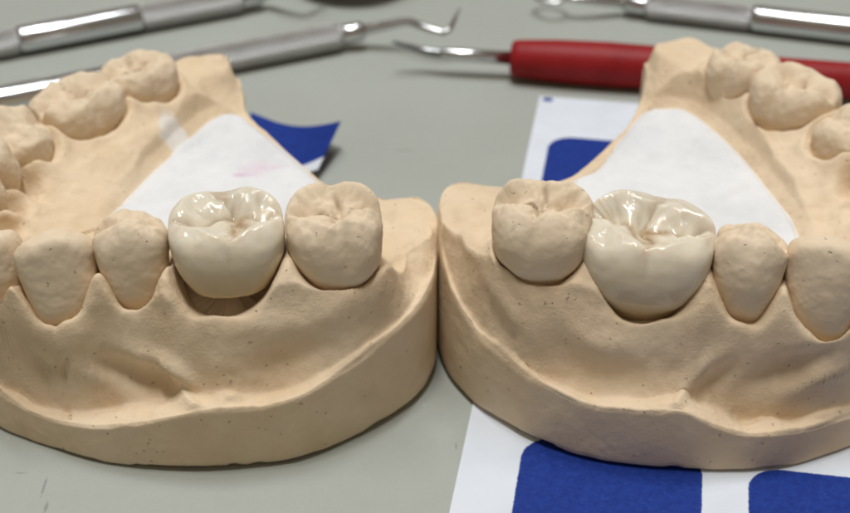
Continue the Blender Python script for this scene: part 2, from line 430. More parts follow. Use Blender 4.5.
# ------------------------------------------------------------------ plaster casts
class Cast:
    def __init__(s, seed): s.seed = seed; s.teeth = []; s.bumps = []; s.pocket = None; s.folds = []
    def add(s, xy, rz, T, zc, **kw):
        """tooth T at plan point xy, neck height zc on the cheek side"""
        d = dict(xy=np.array(xy, float), rz=math.radians(rz), T=T, zc=zc, zl=kw.get('zl', zc), zp=kw.get('zp', zc + .30),
                 tilt=math.radians(kw.get('tilt', 0)), yaw=math.radians(kw.get('roll', 0)), far=kw.get('far', False), **{k: v for k, v in kw.items() if k in ('role', 'label', 'lift', 'sub', 'trench', 'foot', 'mp')})
        s.teeth.append(d); return d

    def prep(s, start, end, start_z, end_z, start_w, end_w):
        """arch path from the start ridge over all teeth to the end ridge"""
        pts = [p for p in start] + [t['xy'] for t in s.teeth] + [p for p in end]
        s.path = catmull(pts, 60)
        seg = np.hypot(*np.diff(s.path, axis=0).T); s.cum = np.concatenate([[0], np.cumsum(seg)])
        # per-sample profile
        n = len(s.path); S_ = s.cum
        ns = len(start); idx = [60 * (ns + i) for i in range(len(s.teeth))]
        st = np.array([S_[i] for i in idx]); hw = np.array([t['T'].md / 2 for t in s.teeth])
        zb = np.zeros(n); zl = np.zeros(n); wb = np.zeros(n); wl = np.zeros(n); em = np.zeros(n)
        for j in range(n):
            u = np.abs(S_[j] - st) / hw; i = int(np.argmin(u)); t = s.teeth[i]; T = t['T']
            uu = min(u[i], 1.0) ** t.get('mp', 1.6)
            f = (.5 - .5 * math.cos(math.pi * uu)) ** 1.25
            zpk = t['zp']
            if S_[j] < st[0]: zpk = start_z
            if S_[j] > st[-1]: zpk = end_z
            em[j] = math.cos(math.pi * min(u[i], 1.0)); zb[j] = t['zc'] + (.07 if T.kind in ('canine', 'incisor') else 0) * (1 - f) + (zpk - t['zc']) * f; zl[j] = t['zl'] + (zpk - t['zl']) * f * .7
            wn = T.bl / 2 * (1.0 if T.kind in ('canine', 'incisor') else .5 * (T.neck + 1)) * t.get('foot', 1.0) + .035
            wb[j] = wn * (1 - .16 * f); wl[j] = wn * (1 - .1 * f)
        # ends of the ridge
        e0 = st[0] - hw[0]; e1 = st[-1] + hw[-1]
        for j in range(n):
            if S_[j] < e0:
                k = sstep(0, .35, e0 - S_[j]); em[j] *= 1 - k; zb[j] = zb[j] * (1 - k) + start_z * k; zl[j] = zl[j] * (1 - k) + start_z * k
                wb[j] = wb[j] * (1 - k) + start_w * k; wl[j] = wl[j] * (1 - k) + start_w * k
            if S_[j] > e1:
                k = sstep(0, .35, S_[j] - e1); em[j] *= 1 - k; zb[j] = zb[j] * (1 - k) + end_z * k; zl[j] = zl[j] * (1 - k) + end_z * k
                wb[j] = wb[j] * (1 - k) + end_w * k; wl[j] = wl[j] * (1 - k) + end_w * k
        ker = np.exp(-np.linspace(-2, 2, 25) ** 2); ker /= ker.sum()
        sm = lambda a: np.convolve(np.pad(a, 12, mode='edge'), ker, 'valid')
        s.zb, s.zl, s.wb, s.wl, s.em = sm(zb), sm(zl), sm(wb), sm(wl), sm(em)
        kb = np.exp(-np.linspace(-2, 2, 121) ** 2); kb /= kb.sum()
        s.zlb = np.convolve(np.pad(zl, 60, mode='edge'), kb, 'valid')

    def arch(s, x, y):
        P = s.path; Q = np.stack([x, y], 1); out = []
        for c in range(0, len(Q), 20000):
            q = Q[c:c + 20000]
            d2 = ((q[:, None, :] - P[None, ::3, :]) ** 2).sum(2); i = d2.argmin(1) * 3
            best = np.full(len(q), 1e9); bs = np.zeros(len(q)); bn = np.zeros(len(q)); ba = np.zeros(len(q))
            for o in range(-4, 4):
                j = np.clip(i + o, 0, len(P) - 2); a = P[j]; b = P[j + 1]; ab = b - a; L = np.hypot(ab[:, 0], ab[:, 1])
                t = ((q - a) * ab).sum(1) / L ** 2; tc = np.clip(t, 0, 1)
                r = q - a - ab * tc[:, None]; d = np.hypot(r[:, 0], r[:, 1]); m = d < best
                cr = (ab[:, 0] * (q - a)[:, 1] - ab[:, 1] * (q - a)[:, 0]) / L
                al = np.where((j == 0) & (t < 0), -t * L, np.where((j == len(P) - 2) & (t > 1), (t - 1) * L, 0))
                best = np.where(m, d, best); bs = np.where(m, s.cum[j] + tc * L, bs); bn = np.where(m, cr, bn); ba = np.where(m, al, ba)
            out.append(np.stack([best, bs, bn, ba]))
        return np.concatenate(out, 1)

    def height(s, x, y):
        """top surface of the stone at plan points"""
        x = np.asarray(x, float); y = np.asarray(y, float)
        d, sa, nrm, al = s.arch(x, y)
        zb = np.interp(sa, s.cum, s.zb); zl = np.interp(sa, s.cum, s.zl); wb = np.interp(sa, s.cum, s.wb); wl = np.interp(sa, s.cum, s.wl)
        lat = nrm * s.side                        # positive towards the tongue
        phi = np.arctan2(lat, np.maximum(al, 0))
        wt = np.where(al > 1e-6, np.clip(1 - phi / (math.pi / 2), 0, 1), np.where(lat > 0, 0.0, 1.0))   # 1 = cheek side
        # cheek side: margin -> rim
        e, zr = s.edge(x, y)
        tb = np.clip((d - wb) / np.maximum(d - wb + e, .02), 0, 1)
        pw = np.interp(sa, s.cum, s.pw)
        lf = np.interp(sa, s.cum, s.land)
        tl = np.clip(tb / (1 - lf), 0, 1)
        sw = np.interp(sa, [0, .9, 1.9, 2.6], [0, .15, .7, .8])
        fb = (1 - sw) * (1 - tl) ** pw + sw * (1 - sstep(.24, .96, tl)) - .028 * np.exp(-((tb - (1 - lf)) / .12) ** 2) * sstep(.05, .2, lf)
        zB = zr + (zb - zr) * fb + s.roll * np.exp(-((d - wb - .16) / .12) ** 2) * (tb < 1) * (1 - tb)
        zB = zB + .10 * np.interp(sa, s.cum, s.em) * np.clip(tb * (1 - tl), 0, 1) * 4
        # tongue side: margin -> floor
        q = np.maximum(d - wl, 0); kq = sstep(0, .3, q)
        zl2 = zl * (1 - kq) + np.interp(sa, s.cum, s.zlb) * kq
        zL = s.floor + (zl2 - s.floor) * np.exp(-(q / np.interp(sa, s.cum, s.ling)) ** 1.7)
        # between the margins
        ins_b = np.clip(1 - (wb - d) / .25, 0, 1); ins_l = np.clip(1 - (wl - d) / .25, 0, 1)
        zB = np.where(d < wb, zb + .04 * (1 - ins_b), zB); zL = np.where(d < wl, zl + .04 * (1 - ins_l), zL)
        cross = np.clip(.5 - lat / (2 * .3), 0, 1)
        wt2 = np.where(al > 1e-6, wt, np.where(np.abs(lat) < .3, cross, wt))
        z = zB * wt2 + zL * (1 - wt2)
        # towards the trimmed back the tongue side also meets the rim
        z = zr + (z - zr) * sstep(-.02, .16, e) if s.backdrop else z
        # crease and roll round each neck
        for t in s.teeth:
            c, sn = math.cos(t['rz']), math.sin(t['rz']); dx, dy = x - t['xy'][0], y - t['xy'][1]
            near = (np.abs(dx) < 1.1) & (np.abs(dy) < 1.1)
            lx = (dx * c + dy * sn)[near]; ly = (-dx * sn + dy * c)[near]; T = t['T']; f = t.get('foot', 1.0)
            a = T.md / 2 * T.neck * f * 1.02; b = T.bl / 2 * (1.0 if T.kind in ('canine', 'incisor') else .5 * (T.neck + 1)) * f
            rho = ((np.abs(lx) / a) ** 2.4 + (np.abs(ly) / b) ** 2.4) ** (1 / 2.4)
            ds = (rho - 1) * min(a, b); tr = t.get('trench', 1.0)
            dz = -.05 * (.25 if t.get('role') == 'die' else tr) * np.exp(-(ds / (.035 * tr)) ** 2) + .065 * np.exp(-((ds - .13) / .075) ** 2) - .16 * sstep(.0, -.1, ds)
            if tr > 1.2: dz = dz - .07 * sstep(.05, -.02, ds)
            zz = z[near]; z[near] = zz + dz
        for (p, q_, w, amp) in s.bumps:            # folds: ridges (+) or hollows (-) along a segment
            p = np.array(p); q_ = np.array(q_); ab = q_ - p; L2 = (ab ** 2).sum()
            t = np.clip(((x - p[0]) * ab[0] + (y - p[1]) * ab[1]) / L2, 0, 1)
            dd = np.hypot(x - p[0] - ab[0] * t, y - p[1] - ab[1] * t)
            z = z + amp * np.exp(-(dd / w) ** 2) * sstep(0, .06, e)
        amp = sstep(.0, .15, e)
        z = z + (.045 * fbm(x, y, 0, 1.5, 3, s.seed) + .016 * fbm(x, y, 0, 4.2, 2, s.seed + 5) + .003 * fbm(x, y, 0, 13, 2, s.seed + 8)) * (.25 + .75 * amp)
        return s.carve(x, y, z)

    def carve(s, x, y, z):
        if s.pocket is None: return z
        C, lvl = s.pocket; out = z.copy()
        bb = (x > C[:, 0].min() - .5) & (x < C[:, 0].max() + .5) & (y > C[:, 1].min() - .5) & (y < C[:, 1].max() + .5)
        q = np.stack([x[bb], y[bb]], 1); D = []; I = []
        A, B = C, np.roll(C, -1, 0)
        for c in range(0, len(q), 20000):
            p = q[c:c + 20000]
            D.append(np.sqrt(((p[:, None] - C[None]) ** 2).sum(2).min(1)))
            cr = ((A[None, :, 1] > p[:, None, 1]) != (B[None, :, 1] > p[:, None, 1])) & (p[:, None, 0] < (B - A)[None, :, 0] * (p[:, None, 1] - A[None, :, 1]) / ((B - A)[None, :, 1] + 1e-12) + A[None, :, 0])
            I.append(cr.sum(1) % 2 == 1)
        if not len(D): return z
        d = np.concatenate(D); d = np.where(np.concatenate(I), -d, d)
        cap = lvl - .06 + np.where(d > 0, d * 1.0 + 2.2 * np.maximum(d - .12, 0), 0)
        out[bb] = -smax(-z[bb], -cap, .05)
        return out

    def edge(s, x, y):
        """distance to the outline (inside positive) and the rim height at the nearest outline point"""
        Q = np.stack([x, y], 1); O = s.outl; D = []; Z = []
        for c in range(0, len(Q), 20000):
            q = Q[c:c + 20000]; d2 = ((q[:, None, :] - O[None, ::2, :]) ** 2).sum(2)
            # soft nearest point keeps the rim blend free of seams
            i = d2.argmin(1); dm = np.sqrt(d2[np.arange(len(q)), i])
            w = np.exp(-(np.sqrt(d2) - dm[:, None]) / .12); Z.append((w * s.rimz[None, ::2]).sum(1) / w.sum(1)); D.append(dm)
        return np.concatenate(D), np.concatenate(Z)

    def outline(s, pts):
        """pts: (x, y, rim height) closed; smoothed"""
        C = catmull_closed(pts, 60)
        seg = np.hypot(*(np.roll(C, -1, 0) - C)[:, :2].T); cum = np.concatenate([[0], np.cumsum(seg)])
        n = 1300; u = np.linspace(0, cum[-1], n, endpoint=False)
        Cc = np.vstack([C, C[:1]])
        R = np.stack([np.interp(u, cum, Cc[:, i]) for i in range(3)], 1)
        s.outl = R[:, :2]
        s.rimz = R[:, 2] + .018 * fbm(R[:, 0], R[:, 1], 0, 2.0, 3, s.seed + 30) + .006 * fbm(R[:, 0], R[:, 1], 0, 9, 2, s.seed + 31)

    def body(s, name, mat, parent, centre, z0):
        n = len(s.outl); m = 215
        c = np.array(centre)
        r = np.linspace(0, 1, m + 1)[1:]; r = 1 - (1 - r) ** 1.12
        r = np.concatenate([r[:-1], [.994, 1.0]]) if r[-2] < .993 else r
        m = len(r)
        P = c + (s.outl[None] - c) * r[:, None, None]           # m x n x 2
        x, y = P[..., 0].ravel(), P[..., 1].ravel()
        z = s.height(x, y).reshape(m, n)
        # worn, slightly rounded rim
        z[-1] = s.rimz - .012; z[-2] = np.minimum(z[-2], s.rimz + .02)
        rings = [np.concatenate([P, z[..., None]], 2)]
        nrm = np.roll(s.outl, -1, 0) - np.roll(s.outl, 1, 0); nrm = np.stack([nrm[:, 1], -nrm[:, 0]], 1); nrm /= np.hypot(*nrm.T)[:, None]
        if ((s.outl - c) * nrm).sum() < 0: nrm = -nrm
        W = []
        for k, (f, o) in enumerate([(.985, .006)] + [(1 - j / 26, .012) for j in range(1, 24)] + [(.075, .010), (.05, .0), (.028, -.03), (.008, -.06)]):
            zz = z0 + (s.rimz - .012 - z0) * f
            q = s.outl + nrm * (o + .012 * (1 - f))
            if f < .08: q = q + nrm * (-.05 * np.clip(fbm(q[:, 0], q[:, 1], 0, 1.1, 3, s.seed + 45) - .25, 0, .6) - .10 * np.clip(fbm(q[:, 0], q[:, 1], 0, 3.3, 2, s.seed + 46) - .75, 0, 1))[:, None]
            w = .008 * fbm(q[:, 0], q[:, 1], zz, 1.6, 3, s.seed + 40)
            W.append(np.concatenate([q + nrm * w[:, None], zz[:, None]], 1))
        rings.append(np.array(W))
        R = np.concatenate(rings, 0); nr = len(R)
        # chipped bottom edge
        co = np.vstack([R.reshape(-1, 3), [[c[0], c[1], float(s.height(np.array([c[0]]), np.array([c[1]]))[0])]], [[c[0], c[1], z0]]])
        i = np.arange(nr - 1)[:, None] * n; j = np.arange(n)[None]; jn = (j + 1) % n
        quads = np.stack([i + j, i + n + j, i + n + jn, i + jn], -1).reshape(-1, 4)
        jj = np.arange(n); jjn = (jj + 1) % n
        tris = np.vstack([np.stack([np.full(n, nr * n), jj, jjn], 1), np.stack([np.full(n, nr * n + 1), (nr - 1) * n + jjn, (nr - 1) * n + jj], 1)])
        area = np.sum(s.outl[:, 0] * np.roll(s.outl[:, 1], -1) - np.roll(s.outl[:, 0], -1) * s.outl[:, 1])
        if area < 0: quads = quads[:, ::-1]; tris = tris[:, ::-1]
        me = mesh_np(name, co, quads, tris)
        no = np.empty(len(co) * 3, np.float32); me.vertices.foreach_get('normal', no); no = no.reshape(-1, 3)
        k = np.concatenate([np.repeat(np.concatenate([np.ones(m - 2), [.5, .3], np.full(nr - m - 3, .22), [0, 0, 0]]), n), [1, 0]])
        x, y, z = co.T
        rough = .030 * fbm(x, y, z, 1.7, 2, s.seed + 70) + .005 * fbm(x, y, z, 5.5, 2, s.seed + 71) + .0022 * fbm(x, y, z, 14, 2, s.seed + 72) * (1 + 1.5 * sstep(0, .5, fbm(x, y, z, 1.2, 2, s.seed + 73)))
        for (line, wd, amp) in s.folds:            # muscle folds (+) and hollows (-) running over the gum
            P3 = np.array([s.hit(*p) for p in line]); dm = np.full(len(co), 9.0); fr = np.zeros(len(co))
            for i_, (a, b) in enumerate(zip(P3[:-1], P3[1:])):
                ab = b - a; t = np.clip(((co - a) @ ab) / (ab @ ab), 0, 1); dd = np.linalg.norm(co - a - ab * t[:, None], axis=1)
                fr = np.where(dd < dm, (i_ + t) / (len(P3) - 1), fr); dm = np.minimum(dm, dd)
            rough = rough + amp * (.25 + .75 * np.sin(np.pi * np.clip(fr, 0, 1))) * np.exp(-(dm / (wd * 1.15)) ** 2)
        co = co + no * (k * rough)[:, None] - np.array(parent.location)
        me.vertices.foreach_set('co', co.astype(np.float32).ravel()); me.update()
        return link(name, me, mat, parent)

    def hit(s, px, py):
        """point of the stone's top surface measured at a photograph pixel"""
        Q = np.array([at(px, py, z) for z in np.linspace(2.2, .3, 240)]); h = s.height(Q[:, 0], Q[:, 1])
        return Q[int(np.argmax(Q[:, 2] < h))]

    def infill(s, name, mat, parent, poly, centre, z_top):
        C = catmull_closed(poly, 40)[:, :2]; n = len(C); m = 70; c = np.array(centre)
        r = 1 - (1 - np.linspace(0, 1, m + 1)[1:]) ** 1.9
        P = c + (C[None] - c) * r[:, None, None]; x, y = P[..., 0].ravel(), P[..., 1].ravel()
        dd = np.sqrt(((np.stack([x, y], 1)[:, None, :] - C[None, ::2, :]) ** 2).sum(2).min(1))
        z = z_top + (.040 * fbm(x, y, 0, 1.3, 3, s.seed + 60) + .012 * fbm(x, y, 0, 5, 3, s.seed + 61)) * sstep(0, .2, dd) - .05 * (1 - sstep(0, .09, dd))
        co = np.concatenate([P.reshape(-1, 2), z[:, None]], 1); nr = m
        low = co[-n:].copy(); low[:, 2] -= .9; low[:, :2] = c + (low[:, :2] - c) * .995
        co = np.vstack([co, low, [[c[0], c[1], float(z_top) + .03]]]); nr += 1
        i = np.arange(nr - 1)[:, None] * n; j = np.arange(n)[None]; jn = (j + 1) % n
        quads = np.stack([i + j, i + n + j, i + n + jn, i + jn], -1).reshape(-1, 4); jj = np.arange(n)
        tris = np.stack([np.full(n, nr * n), jj, (jj + 1) % n], 1)
        area = np.sum(C[:, 0] * np.roll(C[:, 1], -1) - np.roll(C[:, 0], -1) * C[:, 1])
        if area < 0: quads = quads[:, ::-1]; tris = tris[:, ::-1]
        co = co - np.array(parent.location)
        return link(name, mesh_np(name, co, quads, tris), mat, parent)

def place(o, t, base):
    o.location = Vector((t['xy'][0], t['xy'][1], t['zc'] + t.get('lift', 0))) - Vector(base)
    o.rotation_euler = (t['tilt'], t['yaw'], t['rz'])

DEBUG = []
def bounds(name, o_me, t):
    R = Matrix.Rotation(t['rz'], 3, 'Z') @ Matrix.Rotation(t['yaw'], 3, 'Y') @ Matrix.Rotation(t['tilt'], 3, 'X')
    co = np.empty(len(o_me.vertices) * 3, np.float32); o_me.vertices.foreach_get('co', co); co = co.reshape(-1, 3)
    co = co[co[:, 2] > -.0]
    W = co @ np.array(R).T + np.array([*t['xy'], t['zc'] + t.get('lift', 0)])
    z = W[:, 2] - HC; d = W[:, 1] * cP - z * sP; up = W[:, 1] * sP + z * cP
    px = 425 + F_PX * W[:, 0] / d; py = 256.5 - F_PX * up / d
    print('BOUNDS %-22s x %.0f-%.0f y %.0f-%.0f' % (name, px.min(), px.max(), py.min(), py.max()))

# ---- left cast
L = Cast(11); L.side = -1
tooth = Tooth
def build_cast(C, root, stone, stone_tooth, white, crown_mat_, crown_name, crown_label, centre, z0, infill_poly, inf_c, inf_z, body_name='stone_base'):
    C.pocket = (catmull_closed(infill_poly, 12)[:, :2], inf_z)
    C.body(body_name, stone, root, centre, z0)
    C.infill('tongue_space_filling', white, root, infill_poly, inf_c, inf_z)
    for t in C.teeth:
        if t.get('role') == 'die':
            T = t['T']
            D = Tooth('canine', T.md * .90, T.bl * 1.03, .40, neck=.96, seed=C.seed + 77, rough=.010, k=.10, n=2.3)
            D.kind = 'stump'
            me = D.mesh('die', 6); o = link('die', me, stone_tooth, root); place(o, dict(t, lift=0), root.location)
            o.location.z = t['zc'] - .06 - root.location.z
            tag(o, 'prepared tooth stump under the crown')
        if t.get('role') in ('die', 'crown'):
            me = t['T'].mesh(crown_name, 7); o = link(crown_name, me, crown_mat_); place(o, t, (0, 0, 0))
            tag(o, crown_label, 'dental crown', 'ceramic crowns on the casts'); bounds(crown_name, me, t)
        else:
            me = t['T'].mesh('tooth', t.get('sub', 6)); o = link('tooth', me, stone_tooth, root); place(o, t, root.location)
            if t.get('label'): tag(o, t['label'])
            bounds(t.get('label') or 'tooth', me, t)

# near arm runs left to right (x along the arch), teeth listed from the near back end round the front to the far back end
cr = dict(kg=.010, rough=.003, k=.065, n=2.7, orough=.008, warp=.10, acc=.024)
L.add((-.87, 12.06), 6, Tooth('molar', .97, .98, .71, seed=21, neck=.73, n=2.35, rough=.006, orough=.034, pit=(.05, .05), gx=.22, k=.10,
      cusps=[(-.44, -.44, -.06, .50), (.46, -.42, -.05, .50), (-.46, .58, .03, .66), (.42, .58, .04, .7)]), 1.62, zp=1.72, tilt=-2, label='last molar beside the crown', sub=7)
L.add((-1.89, 11.99), 8, Tooth('molar', 1.10, 1.04, .67, seed=31, neck=.76, nb=.97, cut=-.04, pit=(.14, -.04), gx=.02, groove=.020,
      cusps=[(-.46, -.46, -.06, .44), (.46, -.46, -.06, .44), (-.46, .62, .0, .58), (.38, .64, .03, .60)], **cr), 1.38, lift=.25, zp=1.72, tilt=-2, role='die', trench=1.15, foot=1.08, mp=2.2)
L.add((-2.82, 12.04), 10, Tooth('premolar', .76, .82, .87, seed=41, neck=0.8, n=2.7, rough=.006), 1.33, zp=1.74, tilt=-2, label='premolar beside the crown', sub=7)
L.add((-3.53, 11.94), 14, Tooth('canine', .80, .78, .86, seed=51, neck=0.84, n=2.7, rough=.006), 1.27, zp=1.66, tilt=-2, label='broad eye tooth', sub=7)
for (xy, rz, kind, md, bl, h, zc) in [((-4.20, 12.02), 40, 'canine', .62, .66, .70, 1.40), ((-4.50, 12.36), 66, 'incisor', .50, .6, .72, 1.42),
        ((-4.63, 12.76), 88, 'incisor', .44, .6, .72, 1.42), ((-4.66, 13.14), 96, 'incisor', .44, .62, .74, 1.42), ((-4.66, 13.62), 105, 'canine', .60, .72, .74, 1.40)]:
    L.add(xy, rz - 0, Tooth(kind, md, bl, h, seed=int(abs(xy[0] * 31)), neck=.66), zc, zp=zc + .28)
L.add((-4.46, 14.24), 232, Tooth('premolar', .78, .84, .72, seed=61, neck=.74, n=2.3), 1.38, zl=1.62, zp=1.74)
L.add((-3.94, 15.04), 225, Tooth('molar', 1.06, .98, .70, seed=71, neck=.80, rough=.012, cut=-.2), 1.34, zl=1.58, zp=1.70)
L.add((-3.36, 15.72), 221, Tooth('molar', .86, .90, .64, seed=81, neck=.82, rough=.012, cut=-.2), 1.36, zl=1.60, zp=1.68)
lt = L.teeth
L.roll = .03; L.floor = 1.27; L.backdrop = False
L.outline([(-4.77, 11.98, .52), (-4.26, 11.55, .48), (-3.71, 11.25, .38), (-3.18, 11.04, .45), (-2.70, 10.94, .60), (-2.18, 10.91, .74), (-1.70, 10.95, .75), (-1.22, 11.06, .80), (-.80, 11.31, .90),
           (-.45, 11.58, 1.04), (-.10, 11.98, 1.16), (.07, 12.39, 1.22), (.12, 12.9, 1.26), (.12, 13.35, 1.36), (-.06, 13.62, 1.42), (-.42, 13.72, 1.34),
           (-1.0, 13.98, 1.32), (-1.42, 14.62, 1.30), (-1.79, 15.20, 1.30), (-2.12, 15.74, 1.31), (-2.24, 16.3, 1.36), (-2.6, 16.95, 1.25), (-3.2, 17.0, 1.0), (-4.0, 16.5, .6), (-4.9, 15.7, .5), (-5.6, 14.5, .5), (-5.8, 13.3, .5), (-5.45, 12.5, .5)])
L.prep([(-.22, 12.98), (-.42, 12.72)], [(-2.92, 16.18), (-2.66, 16.40)], 1.41, 1.62, .28, .24)
L.ling = np.interp(L.cum, [0, 8, L.cum[-1] - 1.6, L.cum[-1] - .6, L.cum[-1]], [.8, .85, .75, .45, .3])
L.pw = np.interp(L.cum, [0, L.cum[-1]], [1.25, 1.6]); L.ling = np.interp(L.cum, [0, 8, L.cum[-1] - 1.6, L.cum[-1] - .6, L.cum[-1]], [.8, .85, .75, .45, .3])
L.pw = np.interp(L.cum, [0, .7, 1.6, 2.6, 4, 9], [1.1, 1.3, 1.45, 1.45, 1.4, 1.4])
L.land = np.interp(L.cum, [0, 1.0, 2.3, 3.2, 4.2, 9], [.08, .26, .44, .48, .48, .2])
def seg(p, q, zz): return at(*p, zz)[:2], at(*q, zz)[:2]
L.bumps = [(*seg((196, 402), (172, 374), .85), .07, .07),
           (*seg((60, 385), (66, 360), .8), .05, -.05), (*seg((20, 360), (45, 380), .8), .15, -.05), (*seg((250, 385), (330, 350), .9), .12, -.03),
           (*seg((330, 318), (385, 275), 1.45), .16, .03), (*seg((172, 352), (95, 346), 1.0), .08, .05)]
L.folds = [([(200, 392), (190, 381), (172, 367), (148, 356), (120, 350)], .085, .085), ([(170, 388), (150, 380), (120, 368), (92, 362)], .12, -.11), ([(118, 388), (100, 376), (78, 370)], .06, .05),
           ([(70, 352), (62, 372), (64, 384)], .05, -.06), ([(20, 345), (40, 372), (50, 395)], .14, -.08), ([(240, 372), (290, 360), (340, 338)], .13, -.06), ([(250, 330), (300, 322), (350, 305)], .10, .04)]
rootL = thing('dental_cast', 'tan plaster jaw cast on bare grey table, its crown raised above a dark gap', 'dental cast', (-2.4, 13.4, 0), 'plaster jaw casts')
build_cast(L, rootL, M['stone_l'].m, M['tooth_stone'].m, M['white_l'].m, M['crown_l'].m, 'ceramic_molar', 'warm ivory ceramic crown standing on the raised stump of the cast without paper under it',
    (-2.3, 13.6), .003, [at(*p, 1.34) for p in [(106, 219), (125, 197), (150, 171), (182, 140), (206, 120), (222, 112), (238, 112)]] + [at(250, 120, 1.34), at(282, 146, 1.34), at(328, 186, 1.34), (-1.0, 14.0, 0), (-1.25, 13.25, 0), (-1.9, 13.0, 0), (-2.6, 12.9, 0), (-3.1, 13.0, 0)],
    (-2.2, 14.0), 1.34)

# ---- right cast (listed from the near back end to the far back end; arch runs the other way round)
R = Cast(23); R.side = 1
R.add((1.13, 12.16), -10, Tooth('molar', 1.01, .99, .70, seed=121, neck=.71, n=2.35, rough=.006, orough=.034, pit=(-.05, .0), gx=-.12, k=.10,
      cusps=[(-.46, -.44, -.05, .50), (.44, -.44, -.04, .50), (-.44, .58, .05, .66), (.44, .56, .02, .7)]), 1.63, zp=1.68, tilt=-2, label='last molar beside the crown', sub=7)
R.add((2.13, 11.97), -12, Tooth('molar', 1.27, 1.12, .83, seed=131, neck=.66, cut=-.3, pit=(.02, -.04), gx=.04, groove=.018,
      cusps=[(-.48, -.46, -.07, .44), (.46, -.46, -.08, .44), (-.40, .60, .06, .60), (.48, .60, .01, .62)], **cr), 1.40, zp=1.74, tilt=-2, role='crown', foot=1.0)
R.add((3.08, 11.84), -16, Tooth('premolar', .74, .82, .83, seed=141, neck=0.78, n=2.7, rough=.006), 1.37, zp=1.74, tilt=-2, label='premolar beside the crown', sub=7)
R.add((3.82, 11.76), -20, Tooth('canine', .82, .78, .98, seed=151, neck=0.82, n=2.7, rough=.006), 1.22, zp=1.70, tilt=-2, label='broad eye tooth', sub=7)
for (xy, rz, kind, md, bl, h, zc) in [((4.44, 11.90), -36, 'canine', .58, .66, .82, 1.35), ((4.76, 12.24), -62, 'incisor', .48, .6, .80, 1.38),
        ((4.90, 12.64), -82, 'incisor', .44, .6, .78, 1.4), ((4.94, 13.04), -95, 'incisor', .46, .62, .76, 1.42), ((4.90, 13.56), -100, 'canine', .60, .72, .76, 1.42)]:
    R.add(xy, rz, Tooth(kind, md, bl, h, seed=int(abs(xy[0] * 37)), neck=.66), zc, zp=zc + .28)
R.add((4.64, 14.32), 125, Tooth('premolar', .78, .82, .74, seed=161, neck=.74, n=2.3), 1.38, zl=1.62, zp=1.74)
R.add((4.24, 15.18), 128, Tooth('molar', 1.0, .98, .72, seed=171, neck=.80, rough=.012, cut=-.2), 1.36, zl=1.60, zp=1.72)
R.add((3.76, 15.86), 135, Tooth('molar', .80, .86, .62, seed=181, neck=.82, rough=.012, cut=-.2), 1.42, zl=1.66, zp=1.72)
R.roll = .03; R.floor = 1.27; R.backdrop = False
R.outline([(.15, 13.2, 1.62), (.16, 12.85, 1.45), (.20, 12.55, 1.30), (.31, 12.22, 1.14), (.56, 11.82, .94), (.80, 11.57, .85), (1.04, 11.36, .80), (1.38, 11.15, .74), (1.71, 11.02, .71), (2.15, 10.93, .72), (2.42, 10.905, .75),
           (2.75, 10.885, .60), (3.1, 10.89, .50), (3.5, 10.95, .46), (3.9, 11.1, .44), (4.25, 11.29, .42), (4.75, 11.62, .46), (5.5, 12.2, .5), (6.0, 13.2, .5), (5.95, 14.4, .5),
           (5.5, 15.5, .55), (4.9, 16.5, .8), (4.1, 17.1, 1.1), (3.3, 17.2, 1.35), (2.78, 16.9, 1.4), (2.66, 16.2, 1.36), (2.43, 15.55, 1.31), (1.98, 14.76, 1.30), (1.48, 14.12, 1.31), (.95, 13.85, 1.36), (.45, 13.65, 1.6), (.22, 13.42, 1.68)])
R.prep([(.42, 12.95), (.60, 12.70)], [(3.36, 16.30), (3.12, 16.55)], 1.64, 1.74, .28, .28)
R.ling = np.interp(R.cum, [0, 8, R.cum[-1] - 1.6, R.cum[-1] - .6, R.cum[-1]], [.8, .85, .75, .45, .3])
R.pw = np.interp(R.cum, [0, .7, 1.6, 2.6, 4, 9], [1.1, 1.3, 1.4, 1.35, 1.3, 1.4])
R.land = np.interp(R.cum, [0, 1.0, 2.3, 3.2, 4.2, 9], [.08, .24, .40, .46, .48, .2])
R.bumps = [(*seg((676, 400), (690, 378), .85), .05, .06), (*seg((745, 382), (810, 352), .85), .13, -.08),
           (*seg((790, 395), (850, 370), .75), .10, -.05), (*seg((600, 385), (640, 372), .85), .14, -.03), (*seg((470, 260), (520, 320), 1.4), .10, .04)]
R.folds = [([(678, 394), (688, 382), (704, 364), (724, 350)], .085, .06), ([(700, 392), (722, 374), (742, 360)], .09, -.07), ([(742, 386), (772, 372), (806, 360), (845, 348)], .11, -.10), ([(776, 398), (812, 380), (850, 366)], .06, .05),
           ([(560, 372), (610, 380), (655, 376)], .13, -.06), ([(480, 262), (505, 305), (535, 340)], .10, .05), ([(560, 320), (600, 345), (640, 350)], .11, .04)]
rootR = thing('dental_cast', 'tan plaster jaw cast standing on the blue and white printed sheet', 'dental cast', (2.6, 13.4, 0), 'plaster jaw casts')
build_cast(R, rootR, M['stone_r'].m, M['tooth_stone'].m, M['white_r'].m, M['crown_r'].m, 'ceramic_molar', 'wide pale milky ceramic crown seated flush in the cast that stands on printed paper',
    (2.6, 13.7), .018, [at(645, 109, 1.34), at(622, 135, 1.34), at(597, 166, 1.34), (1.6, 14.1, 0), (1.75, 13.2, 0), (2.3, 12.95, 0), (3.0, 12.6, 0), *[at(*p, 1.34) for p in [(803, 254), (801, 237), (792, 216), (770, 188), (744, 156), (720, 132), (698, 114), (682, 107), (664, 106)]]],
    (2.7, 14.0), 1.34)

